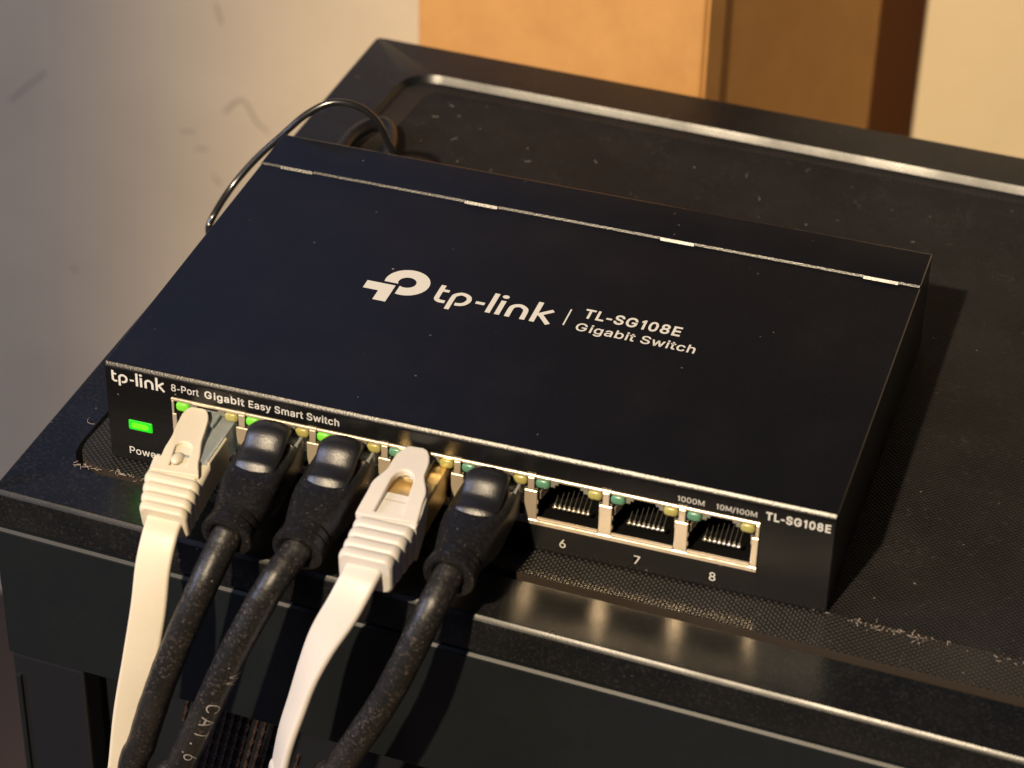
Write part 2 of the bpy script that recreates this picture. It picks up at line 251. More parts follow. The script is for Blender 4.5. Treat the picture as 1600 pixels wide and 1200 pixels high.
def text_mesh(s, bold=0.0):
    cu = bpy.data.curves.new('t', 'CURVE'); cu.dimensions = '2D'; cu.fill_mode = 'BOTH'; cu.offset = bold; pen = 0
    for ch in s:
        if ch == ' ': pen += 200; continue
        adv, outl = GLYPHS[ch]
        for q in outl:
            sp = cu.splines.new('POLY'); sp.points.add(len(q) // 2 - 1); sp.use_cyclic_u = True
            for k in range(len(q) // 2): sp.points[k].co = ((q[2 * k] + pen) / 1000, q[2 * k + 1] / 1000, 0, 1)
        pen += adv + bold * 2200
    o = bpy.data.objects.new('t', cu); COL.objects.link(o)
    dg = bpy.context.evaluated_depsgraph_get(); me = bpy.data.meshes.new_from_object(o.evaluated_get(dg))
    V = [(v.co.x, v.co.y) for v in me.vertices]; F = [tuple(p.vertices) for p in me.polygons]
    COL.objects.unlink(o); bpy.data.objects.remove(o); bpy.data.curves.remove(cu); bpy.data.meshes.remove(me)
    return V, F
CAPH = max(GLYPHS['H'][1][0][1::2]) / 1000
def lettering(s, x0, x1, base, cap, put, parent, bold=0.0, name='lettering', m_=None):
    V, F = text_mesh(s, bold)
    mn, mx = min(p[0] for p in V), max(p[0] for p in V)
    V = [put(x0 + (p[0] - mn) / (mx - mn) * (x1 - x0), base + p[1] / CAPH * cap) for p in V]
    return mk(name, V, F, m_ or M['print'], parent)
on_top = lambda u, v: (u, v, 25.04)
on_front = lambda u, v: (u, -0.04, v)
def stroke(P, wd, n=8):
    P = spline([(x, y, 0) for x, y in P], n) if len(P) > 2 else [Vector((*P[0], 0)), Vector((*P[1], 0))]
    T = tangents(P); V = []
    for p, t in zip(P, T):
        s = Vector((-t.y, t.x, 0)) * wd / 2; V += [(p + s)[:2], (p - s)[:2]]
    return V, [(2 * i, 2 * i + 1, 2 * i + 3, 2 * i + 2) for i in range(len(P) - 1)]
WORD = [
    (stroke([(58.05, 51.9), (58.05, 47.2), (58.25, 46.2), (58.95, 45.72), (60.25, 45.72)], 1.12), 0),
    (stroke([(58.6, 49.95), (59.95, 49.95)], 0.95), 0),
    (stroke([(61.45, 43.2), (61.45, 48.0), (61.75, 49.1), (62.7, 49.85), (63.6, 49.85), (64.7, 49.2), (65.1, 47.9), (64.7, 46.6), (63.8, 45.85), (62.55, 45.65)], 1.1), 0),
    (stroke([(66.75, 47.85), (68.8, 47.85)], 1.0), 0),
    (stroke([(70.3, 52.75), (70.3, 44.9)], 1.15), 0),
    (stroke([(72.45, 50.5), (72.45, 44.9)], 1.15), 0),
    (([(72.4 + 0.78 * math.cos(a), 52.1 + 0.68 * math.sin(a)) for a in [i * math.pi / 8 for i in range(16)]], [tuple(range(16))]), 0),
    (stroke([(74.75, 44.9), (74.75, 48.2), (75.2, 49.3), (76.3, 49.85), (77.4, 49.4), (78.1, 48.3), (78.2, 44.9)], 1.15), 0),
    (stroke([(80.4, 52.75), (80.4, 44.9)], 1.15), 0),
    (stroke([(80.9, 47.75), (83.9, 50.35)], 1.05), 0.006),
    (stroke([(81.5, 48.1), (84.1, 44.95)], 1.1), 0.012),
]
def wordmark(put3, parent):
    parts = []
    for (V, F), dz in WORD: parts.append(([put3(x, y, dz) for x, y in V], F))
    return mk('lettering', *join(*parts), M['print'], parent)

# ------------------------------------------------------------------ the setting
wy = lambda x: 392 - 0.03 * x
V, F = join(([( -700, wy(-700), -432), (600, wy(600), -432), (600, wy(600), 130), (-700, wy(-700), 130),
              (-700, wy(-700) + 60, -432), (600, wy(600) + 60, -432), (600, wy(600) + 60, 130), (-700, wy(-700) + 60, 130)],
             [(0, 1, 2, 3), (5, 4, 7, 6), (3, 2, 6, 7), (0, 3, 7, 4), (1, 5, 6, 2)]))
wall = mk('wall', V, F, M['wall']); wall['kind'] = 'structure'
fl = mk('floor', [(-1500, -1200, -432), (1500, -1200, -432), (1500, 1500, -432), (-1500, 1500, -432)], [(0, 1, 2, 3)], M['floor']); fl['kind'] = 'structure'
def unproject(x, y, Y):
    d = Fv + Rv * ((x - 800) / 4109.73) - Uv * ((y - 600) / 4109.73)
    return CP + d * ((Y - CP.y) / d.y)
for pts, wd in (([(350, 176), (372, 157), (385, 163), (400, 190), (420, 208)], 1.5), ([(283, 205), (305, 206)], 1.3),
                ([(305, 232), (325, 233)], 1.2), ([(333, 274), (345, 290)], 1.5), ([(337, 5), (346, 38)], 1.2),
                ([(15, 158), (45, 132), (72, 112)], 1.3), ([(112, 418), (120, 422)], 2.0)):
    P = [unproject(x, y, 0) for x, y in pts]; Q = []
    for (x, y) in pts:
        p = unproject(x, y, 392); p = unproject(x, y, wy(p.x) - 0.12); Q.append((p.x, p.z))
    Vs, Fs = stroke(Q, wd)
    mk('scuff_mark', [(x, wy(x) - 0.12, z) for x, z in Vs], Fs, M['scuff'], wall)

# ------------------------------------------------------------------ the computer case
case = root('computer_case', (140, 85, -432), 'black metal computer case with mesh dust filter on its top, under the network switch', 'computer case')
FLc, FRc, BRc, BLc = Vector((-20.3, -17.95)), Vector((300, -32.75)), Vector((300, 189.5)), Vector((-12.3, 197.2))
def offset_poly(C4, d):
    """corner points moved inward by d (one number or one per side: front, right, back, left)"""
    d = [d] * 4 if not isinstance(d, (list, tuple)) else d; ln = []
    for i in range(4):
        a, b = C4[i], C4[(i + 1) % 4]; t = (b - a).normalized(); nrm = Vector((-t.y, t.x)); ln.append((a + nrm * d[i], t))
    out = []
    for i in range(4):
        (p, t), (q, s) = ln[i - 1], ln[i]
        k = ((q.x - p.x) * s.y - (q.y - p.y) * s.x) / (t.x * s.y - t.y * s.x); out.append(p + t * k)
    return out
def rounded(C4, r, n=8):
    P = []
    for i in range(4):
        p = C4[i]; a = (C4[i - 1] - p).normalized(); b = (C4[(i + 1) % 4] - p).normalized()
        for k in range(n):
            t = k / (n - 1); A, B = p + a * r, p + b * r
            P.append((A * (1 - t) ** 2 + p * 2 * t * (1 - t) * 0.9 + p * 2 * t * (1 - t) * 0.1 + B * t * t))
    return P
zr = lambda y: -1 + 2.8 * (y + 18) / 215
OUT = [FLc, FRc, BRc, BLc]
HOLE = [Vector((-9.6, -5.4)), Vector((286, -16.9)), Vector((286, 175.0)), Vector((3.0, 182.0))]
def ring(C4, r, fz): return [Vector((p.x, p.y, fz(p.y))) for p in rounded(C4, r)]
rings = [ring(offset_poly(HOLE, 1.5), 8.5, lambda y: zr(y) - 2.3), ring(offset_poly(HOLE, 0.25), 9.8, lambda y: zr(y) - 0.35), ring(HOLE, 10, zr)]
for dd, dz_ in ((1.0, 0.0), (0.8, 0.08), (0.5, 0.38), (0.22, 0.76), (0.06, 1.0), (0.0, 1.3)):
    rings.append(ring(offset_poly(OUT, dd), 1.6, lambda y, dz_=dz_: zr(y) - dz_))
rings.append(ring(OUT, 1.6, lambda y: -10.2)); rings.append(ring(offset_poly(OUT, 1.6), 1.6, lambda y: -10.3)); rings.append(ring(offset_poly(OUT, 1.6), 1.6, lambda y: -12.5))
o = mk('top_panel', *bridge(rings), M['case'], case, smooth=True)
o.data.set_sharp_from_angle(angle=math.radians(18))
# front face: slab, its rounded upper edge, left pillar, recessed vent bay
fdir = (FRc - FLc).normalized(); fnor = Vector((fdir.y, -fdir.x))          # outward
def fp(s, out, z): p = FLc + fdir * s + fnor * out; return (p.x, p.y, z)
def fprofile(name, prof, s0, s1, m_, bev=0):
    secs = [[fp(s, a, z) for a, z in prof] for s in (s0, s1)]
    V, F = loft(secs); o = mk(name, V, F, m_, case)
    if bev: bevel(o, bev)
    return o
fprofile('front_panel', [(-4, -11.5), (-0.75, -11.5), (-0.6, -11.55), (-0.1, -12.15), (0, -12.4), (0, -46.6), (-0.15, -46.9), (-0.5, -47.1), (-4, -47.1)], 0.2, 320, M['case_face'])
fprofile('front_pillar', [(-14, -47.3), (-0.25, -47.3), (-0.25, -430), (-14, -430)], 0.6, 18.6, M['glossy'], 0.6)
fprofile('pillar_strip', [(-1, -53), (0.55, -53), (0.55, -425), (-1, -425)], 1.4, 2.6, M['case_face'], 0.3)
fprofile('vent_bay', [(-12, -47.2), (-8, -47.2), (-8, -428), (-12, -428)], 18.7, 300, M['glossy'])
fprofile('bay_trim', [(-8, -47.4), (-2.2, -47.4), (-2.2, -49.2), (-8, -49.2)], 18.8, 300, M['case_face'], 0.4)
for r_ in range(9):
    for k in range(15):
        s0 = 39 + k * 1.9 + (r_ % 2) * 0.95; z0 = -50.2 - r_ * 3.9
        V, F = join(([fp(s0 + dx, a, z0 + dz) for dx, dz in ((0, 0), (0.75, 0), (-0.05, -3.2), (-0.8, -3.2)) for a in (-7.9, -7.5)],
                     [(0, 2, 3, 1), (2, 6, 7, 3), (6, 4, 5, 7), (4, 0, 1, 5), (1, 3, 7, 5)]))
        mk('vent_slat', V, F, M['fin'], case)
shell = [ring(offset_poly(OUT, 0.3), 3, lambda y: -11.6), ring(offset_poly(OUT, 0.3), 3, lambda y: -429.0)]
V, F = bridge(shell); C4 = rounded(OUT, 3)
F = [f for f in F if not all(V[i].y < -15.9 - 0.045 * V[i].x * 0 - 0.0 and V[i].y < -14 for i in f)]
mk('side_shell', V, F, M['case_face'], case, smooth=False)
bevel(mk('side_latch', *box(-34, -20.4, 4, 10, -50, -33), M['case_face'], case), 1)
for x, y in ((0, 5), (275, 0), (0, 175), (275, 170)):
    mk('foot', *loft([[(x + 9 * math.cos(a), y + 9 * math.sin(a), z) for a in [i * math.pi / 8 for i in range(16)]] for z in (-432, -429)]), M['case_face'], case)
# dust filter: rubber slab with woven top, heavier weave along its border
flt = mk('dust_filter', *loft([ring(offset_poly(HOLE, 1.4), 8.6, lambda y: -2.6), ring(offset_poly(HOLE, 1.4), 8.6, lambda y: -0.12)]), M['strip'], case)
IN = offset_poly(HOLE, [12.6, 12, 5.5, 8.0])
e0, e1 = ring(offset_poly(HOLE, 1.5), 8.5, lambda y: 0.0), ring(IN, 6, lambda y: 0.0)
mk('filter_border', *bridge([ring(offset_poly(HOLE, 1.5), 8.5, lambda y: -0.1), e0, e1]), M['weave_edge'], flt)
mk('filter_mesh', *loft([ring(IN, 6, lambda y: 0.0), ring(offset_poly(IN, 0.5), 6, lambda y: -0.09)], False, True), M['weave_in'], flt)

# ------------------------------------------------------------------ cardboard box
cb = root('cardboard_box', (37, 312, -432), 'tall plain brown cardboard box standing behind the computer case', 'cardboard box')
c0, c1, c3 = Vector((69, 245)), Vector((-30, 280)), Vector((104, 344)); c2 = c1 + c3 - c0
def prism(P, z0, z1): n = len(P); return loft([[(p.x, p.y, z) for p in P] for z in (z0, z1)])
bevel(mk('carton', *prism([c0, c3, c2, c1], -432, 58), M['card'], cb), 1.2, 2)
u = (c3 - c0).normalized(); nrm = Vector((u.y, -u.x))
P = [c0 + u * 1.2, c0 + u * 9.5, c0 + u * 9.5 + nrm * 0.9, c0 + u * 1.2 + nrm * 0.9]
bevel(mk('side_flap', *prism(P, -430, 56), M['card'], cb), 0.3)

# ------------------------------------------------------------------ the network switch
sw = root('network_switch', (79, 50, 0), 'flat black metal network switch with white lettering, lying on the computer case', 'network switch')
W, ZB, ZT = 158.0, 6.5, 19.75
X0, X1 = 15.0, 143.0
prof = [(86.62, 25.0)]
prof += [(0.95, 24.98), (0.72, 24.88), (0.42, 24.56), (0.16, 24.22), (0.04, 23.98), (0.0, 23.75), (0, 23.4)]
prof += [(0, ZT), (0, ZB), (0, 0.5), (0.5, 0.15), (100.5, 0.15), (101, 0.5), (101, 24.9), (100.85, 25.3), (100.5, 25.42), (87.2, 25.42), (87.0, 25.40)]
xs = [0, 0.25, X0, X1, W - 0.25, W]
V, F = [], []
n = len(prof)
cy, cz = 50, 12.5
for i, x in enumerate(xs):
    k = 0.25 if i in (0, len(xs) - 1) else 0
    for y, z in prof: V.append((x, y + (k if y < 50 else -k) * (1 if (y < 1 or y > 100) else 0), z - (k if z > 12 else -k) * (1 if (z > 24 or z < 1) else 0)))
iT, iB = 8, 9
for i in range(len(xs) - 1):
    for j in range(n):
        if i == 2 and j == iT: continue
        a, b = i * n + j, i * n + (j + 1) % n
        F.append((a, b, b + n, a + n))
F.append(tuple(range(n))); F.append(tuple(range((len(xs) - 1) * n, len(xs) * n))[::-1])
hs = mk('housing', V, F, M['switch'], sw, smooth=True)
bm = bmesh.new(); bm.from_mesh(hs.data); bmesh.ops.recalc_face_normals(bm, faces=bm.faces); bm.to_mesh(hs.data); bm.free()
hs.data.set_sharp_from_angle(angle=math.radians(18))
for x in (5.2, 51.0, 98.1, 145.1):                       # locking tabs of the cover seam
    V, F = [], []
    for xx in (x, x + 7.9):
        V += [(xx, 86.15, 25.02), (xx, 86.58, 25.56), (xx, 87.3, 25.58), (xx, 87.3, 25.02)]
    F = [(0, 4, 5, 1), (1, 5, 6, 2), (2, 6, 7, 3), (0, 1, 2, 3), (7, 6, 5, 4)]
    mk('seam_tab', V, F, M['shield'] if False else M['switch'], hs)
# shield: plated frame around all eight sockets
PX = [15.2 + 15.95 * (i + 0.5) for i in range(8)]
sh = [box(X0 + 0.1, X1 - 0.1, -0.25, 0.35, 6.75, 7.95), box(X0 + 0.1, X1 - 0.1, -0.25, 0.35, 18.75, 19.45)]
for i in range(9):
    xc = 15.2 + 15.95 * i
    a, b = (xc, xc + 1.0) if i == 0 else ((xc - 1.35, xc) if i == 8 else (xc - 1.35, xc + 1.35))
    a2, b2 = (xc, xc + 0.5) if i == 0 else ((xc - 0.7, xc) if i == 8 else (xc - 0.7, xc + 0.7))
    sh.append(box(a, b, -0.2, 0.3, 7.96, 15.4)); sh.append(box(a2, b2, -0.2, 0.3, 15.41, 18.74))
    if 0 < i < 8:
        sh.append(box(xc - 1.1, xc + 1.1, -0.42, 0.2, 18.9, 19.62))
    for zz in (9.6, 12.0):
        if i < 8: sh.append(box(b + 0.01, b + 0.25, -0.1, 0.3, zz, zz + 1.1))
shd = mk('port_shield', *join(*sh), M['shield'], sw); bevel(shd, 0.12, 1)
def build_port(cx, lit):
    loc = (cx, 0, 12.5)
    p = mk('port', *join(
        # black insert: floor, roof, side walls and back of the socket, open at the front
        box(cx - 7.0, cx + 7.0, 12, 12.6, 7.3, 18.7), box(cx - 7.2, cx - 6.6, 0.36, 12, 8.0, 16.2), box(cx + 6.6, cx + 7.2, 0.36, 12, 8.0, 16.2),
        box(cx - 7.2, cx + 7.2, 0.36, 12, 7.3, 7.99), box(cx - 7.2, cx - 3.3, 1.2, 12, 16.21, 18.7), box(cx + 3.3, cx + 7.2, 1.2, 12, 16.21, 18.7),
        box(cx - 3.29, cx + 3.29, 0.5, 12, 18.2, 18.74)), M['cavity'], sw, origin=loc)
    for k in range(8):
        c_ = mk('contact', *tube([Vector((cx - 3.57 + 1.02 * k, y, z)) for y, z in ((2.7, 9.95), (2.45, 10.3), (2.85, 10.6), (3.3, 10.8), (9, 13.2))],
                                 [0.36, 0.48, 0.30, 0.04, 0.035], 8), M['contact'], p, smooth=True, origin=loc) if not CONT else None
        if c_ is None:
            c_ = CONT[k].copy(); COL.objects.link(c_); c_.parent = p
        else: tmp.append(c_)
    if tmp and not CONT: CONT.extend(tmp)
    for sd in (-1, 1):                                              # slanted grounding springs on the side walls
        xa = cx + sd * 6.5; V, F = loft([[Vector((xa, 1.2, z)), Vector((xa - sd * 0.25, 1.2, z)), Vector((xa - sd * 1.0, 4.2, z)), Vector((xa - sd * 0.5, 4.2, z))] for z in (12.6, 14.6)])
        mk('spring_tab', V, F, M['shield'], p)
    lip = mk('lower_lip', [(cx - 6.55, 0.3, 7.97), (cx + 6.5, 0.3, 7.97), (cx + 6.5, -0.45, 7.97), (cx - 6.55, -0.45, 7.97),
                           (cx - 6.55, 0.3, 8.75), (cx + 6.5, 0.3, 8.75), (cx + 6.5, -0.25, 8.5), (cx - 6.55, -0.25, 8.5)],
             [(0, 1, 2, 3), (7, 6, 5, 4), (3, 2, 6, 7), (0, 3, 7, 4), (1, 5, 6, 2), (0, 4, 5, 1)], M['shield'], p)
    bevel(lip, 0.15, 2)
    for side, m_ in ((-1, M['led_port_on'] if lit else M['led_green_off']), (1, M['led_yellow_off'])):
        xc = cx + side * 5.55
        secs = []
        for t, s in ((0.9, 1.0), (0.15, 1.0), (-0.1, 0.93), (-0.28, 0.7), (-0.36, 0.35)):
            secs.append([(xc + a * s, t, 17.4 + b * s) for a, b in rrect(3.0, 2.1, 0.8, 5)])
        mk('indicator_light', *loft(secs), m_, p, smooth=True)
        mk('light_pipe', *join(box(xc - side * 1.62, xc - side * 2.5, 0.45, 2.5, 16.9, 18.3) if side < 0 else box(xc - 2.5, xc - 1.62, 0.45, 2.5, 16.9, 18.3),
                               box(xc - side * 2.51, xc - side * 3.2, 0.45, 2.5, 17.6, 18.3) if side < 0 else box(xc - 3.2, xc - 2.51, 0.45, 2.5, 17.6, 18.3)), M['step'], p)
    return p
CONT, tmp = [], []
for i, cx in enumerate(PX): build_port(cx, i < 3)
# power light
V, F = loft([[(7.55 + a * s, t, 10.0 + b * s) for a, b in rrect(5.5, 2.5, 0.35, 4)] for t, s in ((0.3, 1), (-0.12, 1), (-0.22, 0.93))])
pl_ = mk('power_light', V, F, M['led_on'], sw)
for dx in (-0.1,):
    V, F = loft([[(7.55 + dx + a * s, t, 10.0 + b * s) for a, b in rrect(3.9, 1.3, 0.6, 4)] for t, s in ((-0.1, 1), (-0.24, 1), (-0.27, 0.8))])
    mk('light_core', V, F, M['led_core'], pl_)
V, F = loft([[(7.55 + a, t, 10.0 + b) for a, b in rrect(6.1, 3.1, 0.6, 4)] for t in (0.2, -0.05)])
mk('light_bezel', V, F, M['cavity'], sw)
# printing on the top: emblem, wordmark, model
def arc(cx, cy, r, a0, a1, n=40): return [(cx + r * math.cos(math.radians(a0 + (a1 - a0) * k / n)), cy + r * math.sin(math.radians(a0 + (a1 - a0) * k / n))) for k in range(n + 1)]
oc = (50.0, 50.15)
A0 = 180 + math.degrees(math.asin(1.05 / 5.12)); A1 = -90 - math.degrees(math.asin(1.15 / 5.05)) 
outer = arc(*oc, 5.1, A0, A1); inner = arc(*oc, 2.05, 180 + math.degrees(math.asin(1.05 / 2.05)) , -90 - math.degrees(math.asin(1.15 / 2.05)))
Vr = outer + inner; nn = len(outer); Fr = [(k, k + 1, nn + k + 1, nn + k) for k in range(nn - 1)]
Tpoly = [(41.35, 48.2), (47.95, 48.2), (47.95, 41.45), (44.95, 41.45), (44.95, 45.15), (41.35, 45.15)]
V, F = join(([on_top(*p) for p in Vr], Fr), ([on_top(*Tpoly[i]) for i in (0, 1, 4, 5)] + [on_top(47.95, 45.15)], [(0, 1, 4, 2, 3)]),
            ([on_top(44.95, 45.15), on_top(47.95, 45.15), on_top(47.95, 41.45), on_top(44.95, 41.45)], [(0, 1, 2, 3)]))
mk('emblem', V, F, M['print'], sw)
wordmark(lambda x, y, dz: (x, y, 25.04 + dz), sw)
V, F = stroke([(87.35, 45.9), (87.35, 52.3)], 0.34); mk('divider_bar', [on_top(*p) for p in V], F, M['print'], sw)
lettering('TL-SG108E', 90.5, 112.3, 50.15, 3.35, on_top, sw, 0.022)
lettering('Gigabit Switch', 90.2, 116.9, 44.95, 2.85, on_top, sw, 0.012)
# printing on the front
fx = lambda x: 1.6 + (x - 57.5) * (12.2 / 26.9); fz = lambda y: 20.3 + (y - 44.9) * (3.3 / 7.85)
wordmark(lambda x, y, dz: (fx(x), -0.04 - dz, fz(y) + 0.12), sw)
lettering('8-Port', 15.3, 21.6, 21.2, 1.75, on_front, sw, 0.004)
lettering('Gigabit', 22.9, 31.9, 21.2, 1.75, on_front, sw, 0.018)
lettering('Easy Smart Switch', 32.9, 53.1, 21.2, 1.75, on_front, sw, 0.010)
lettering('Power', 4.5, 11.6, 2.15, 1.8, on_front, sw, 0.006)
for k in range(8): lettering(str(k + 1), 15.2 + 15.95 * (k + 0.5) - 1.5, 15.2 + 15.95 * (k + 0.5) - 0.15 - (0.35 if k == 0 else 0), 2.15, 2.1, on_front, sw, 0.006)
lettering('1000M', 125.7, 131.2, 20.65, 1.3, on_front, sw, 0.004)
lettering('10M/100M', 133.7, 142.0, 20.65, 1.3, on_front, sw, 0.004)
lettering('TL-SG108E', 143.8, 157.0, 20.65, 1.85, on_front, sw, 0.026)

# ------------------------------------------------------------------ network cables
def sect(c, wd, h, r, tilt=0.0, n=6, up=None):
    """upright rounded-rectangle section facing along -y, leaning by tilt"""
    s = Vector((1, 0, 0)); u_ = Vector((0, -math.sin(tilt), math.cos(tilt)))
    return [Vector(c) + s * a + u_ * b for a, b in rrect(wd, h, r, n)]
GRP = 'patch cables plugged into the switch'
def droop(cx, end, y):
    t = min(1, max(0, -y / 27.0)); t = t * t * (3 - 2 * t) * 0.5 + t * t * 0.5
    return cx + (end[0] - cx) * t, 12.5 + (end[2] - 12.5) * t
def black_cable(i, pts, label, radius=3.05):
    cx = PX[i - 1]; end = pts[0]
    t = root('network_cable', (cx, -12, 6), label, 'network cable', GRP)
    prof = [(-0.6, 11.2, 6.6, 1.0), (-1.2, 12.0, 7.4, 1.2), (-8, 12.4, 7.6, 1.4), (-10.5, 12.4, 8.0, 1.6), (-13, 12.4, 9.2, 2.0), (-16, 12.1, 9.4, 2.6), (-19, 11.4, 9.4, 4.0), (-21.2, 10.5, 9.2, 4.3),
            (-22.1, 9.9, 9.0, 4.4), (-22.2, 8.7, 8.0, 3.9), (-22.8, 8.7, 8.0, 3.9), (-22.9, 10.3, 9.5, 4.6), (-24.4, 10.1, 9.5, 4.6), (-24.5, 8.9, 8.3, 4.0), (-25.0, 8.9, 8.3, 4.0),
            (-25.05, 10.6, 10.1, 4.8), (-26.9, 11.0, 10.5, 5.0), (-27.35, 10.7, 10.2, 4.9), (-27.6, 8.8, 8.6, 4.2), (-27.3, 7.4, 7.2, 3.6), (-26.6, 6.6, 6.4, 3.2)]
    secs = []
    tilt = math.atan2(12.5 - end[2], 27) * 1.2
    for y, wd, h, r in prof:
        x, z = droop(cx, end, y); secs.append(sect((x, y, z), wd, h, r, tilt * min(1, -y / 27)))
    b = mk('boot', *loft(secs), M['boot_black'], t, smooth=True); b.data.set_sharp_from_angle(angle=math.radians(28))
    # arch over the release latch
    arch = [(-0.4, 18.6), (-1.2, 19.7), (-3, 20.5), (-4.8, 20.75), (-6.3, 20.2), (-7.7, 19.0), (-8.9, 18.1), (-10.3, 17.75), (-11.6, 17.7), (-12.4, 17.45), (-13.5, 16.3), (-14.0, 15.2)]
    arch = [(y, z) for y, z in [(p.x, p.y) for p in spline([(a, b_, 0) for a, b_ in arch], 4)]]
    V, F = [], []
    cols = [-4.5, -4.35, -3.8, -2.1, 0, 2.1, 3.8, 4.35, 4.5]; dz = [-1.3, -0.75, -0.30, 0.18, 0.38, 0.18, -0.30, -0.75, -1.3]
    T_ = tangents([Vector((y, z, 0)) for y, z in arch])
    for (y, z), tg in zip(arch, T_):
        x_, zc_ = droop(cx, end, y); d0 = (zc_ - 12.5) * 0.6
        wsc = 0.86 + 0.14 * min(1, (-y) / 4.0)
        up = Vector((tg.y, -tg.x)); 
        if up.y < 0: up = -up
        for cxx, dd in zip(cols, dz): V.append((x_ + cxx * wsc, y + up.x * dd, z + d0 + up.y * dd))
        for cxx, dd in zip(cols[::-1], dz[::-1]): V.append((x_ + cxx * wsc * 0.96, y + up.x * (dd * 0.6 - 1.25), z + d0 + up.y * (dd * 0.6 - 1.25)))
    nn = 2 * len(cols); rows = len(arch)
    for a in range(rows - 1):
        for k in range(nn):
            p, q = a * nn + k, a * nn + (k + 1) % nn; F.append((p, q, q + nn, p + nn))
    F.append(tuple(range(nn))); F.append(tuple(range((rows - 1) * nn, rows * nn))[::-1])
    h_ = mk('latch_arch', V, F, M['hump'], t, smooth=True)
    bm = bmesh.new(); bm.from_mesh(h_.data); bmesh.ops.recalc_face_normals(bm, faces=bm.faces); bm.to_mesh(h_.data); bm.free()
    h_.data.set_sharp_from_angle(angle=math.radians(60))
    mk('plug', *box(cx - 5.7, cx + 5.7, -3.0, 6, 9.0, 16.2), M['clear'], t)
    bevel(mk('latch', *box(cx - 3.0, cx + 3.0, -5.5, 2, 16.9, 17.8), M['clear'], t), 0.2)
    P = [Vector((end[0] + (cx - end[0]) * 0.1, -25.5, end[2] + 0.4))] + [Vector(p) for p in pts[1:]]
    l = P[-1]; P += [l + Vector((-3, 0, -60)), l + Vector((-2, 3, -200)), Vector((l.x, l.y + 2, -420))]
    Q = spline(P, 14)
    mk('cord', *tube(Q, radius, 22, 0.02), M['cord_black'], t, smooth=True)
    return t, Q
c2, Q2 = black_cable(2, [(38.8, -27, 8.8), (36.7, -34, 1.8), (32.4, -38, -10.6), (27.7, -40, -24.8), (23.2, -41, -40.4), (19.6, -41, -54.9)],
                     'round black cable in the second socket, beside the cream flat cable', 3.15)
c3, Q3 = black_cable(3, [(54.3, -27, 9.2), (51.5, -33, 5.2), (48.6, -36, -1.2), (43.4, -39, -13.6), (38.0, -41, -28.4), (31.9, -42, -44.5), (28.7, -42, -53.0)],
                     'round black cable with grey CAT. 6 print along its jacket', 3.1)
c5, Q5 = black_cable(5, [(86.6, -27, 11.6), (85.0, -33, 7.2), (81.6, -37, -2.8), (76.7, -39, -15.4), (67.7, -41, -34.1), (63.4, -41, -43.7)],
                     'round black cable between the white gold-plugged cable and the empty sockets', 3.1)
# print wrapped round the jacket of the third cable
def wrap_print(s, Q, radius, d0, size, parent, ang0, bold=-0.012):
    V, F = text_mesh(s, bold); D = [0]
    bm = bmesh.new(); vs = [bm.verts.new((x, y, 0)) for x, y in V]
    for f in F:
        try: bm.faces.new([vs[i] for i in f])
        except ValueError: pass
    bmesh.ops.subdivide_edges(bm, edges=bm.edges, cuts=5, use_grid_fill=True); bmesh.ops.triangulate(bm, faces=bm.faces); bm.verts.index_update()
    V = [(v.co.x, v.co.y) for v in bm.verts]; F = [tuple(v.index for v in f.verts) for f in bm.faces]; bm.free()
    for a, b_ in zip(Q, Q[1:]): D.append(D[-1] + (b_ - a).length)
    T_ = tangents(Q); out = []
    for px_, py_ in V:
        d = d0 + px_ / CAPH * size
        i = max(k for k in range(len(D)) if D[k] <= d); i = min(i, len(Q) - 2); f = (d - D[i]) / (D[i + 1] - D[i])
        c = Q[i].lerp(Q[i + 1], f); t = T_[i].lerp(T_[i + 1], f).normalized()
        v = (CP - c).normalized(); v = (v - t * v.dot(t)).normalized(); s_ = v.cross(t)          # v faces the camera side of the jacket
        if s_.x < 0: s_ = -s_
        a = ang0 + (py_ / CAPH - 0.5) * size / radius
        out.append(c + (v * math.cos(a) + s_ * math.sin(a)) * (radius * 1.025))
    return mk('lettering', out, F, M['print_dim'], parent)
M['print_dim'] = mat('faded_print', (0.30, 0.28, 0.26), 0.6)
ZQ = lambda Q, z: next(i for i in range(len(Q)) if Q[i].z < z)
def dist_at(Q, z):
    d = 0
    for a, b_ in zip(Q, Q[1:]):
        if b_.z < z: return d + (a.z - z) / (a.z - b_.z) * (b_ - a).length
        d += (b_ - a).length
wrap_print('C A T .  6', Q3, 3.1, dist_at(Q3, -22.3), 3.0, c3, 0.40, -0.006)
wrap_print('W', Q3, 3.1, dist_at(Q3, -14.0), 3.0, c3, 1.0, -0.006)

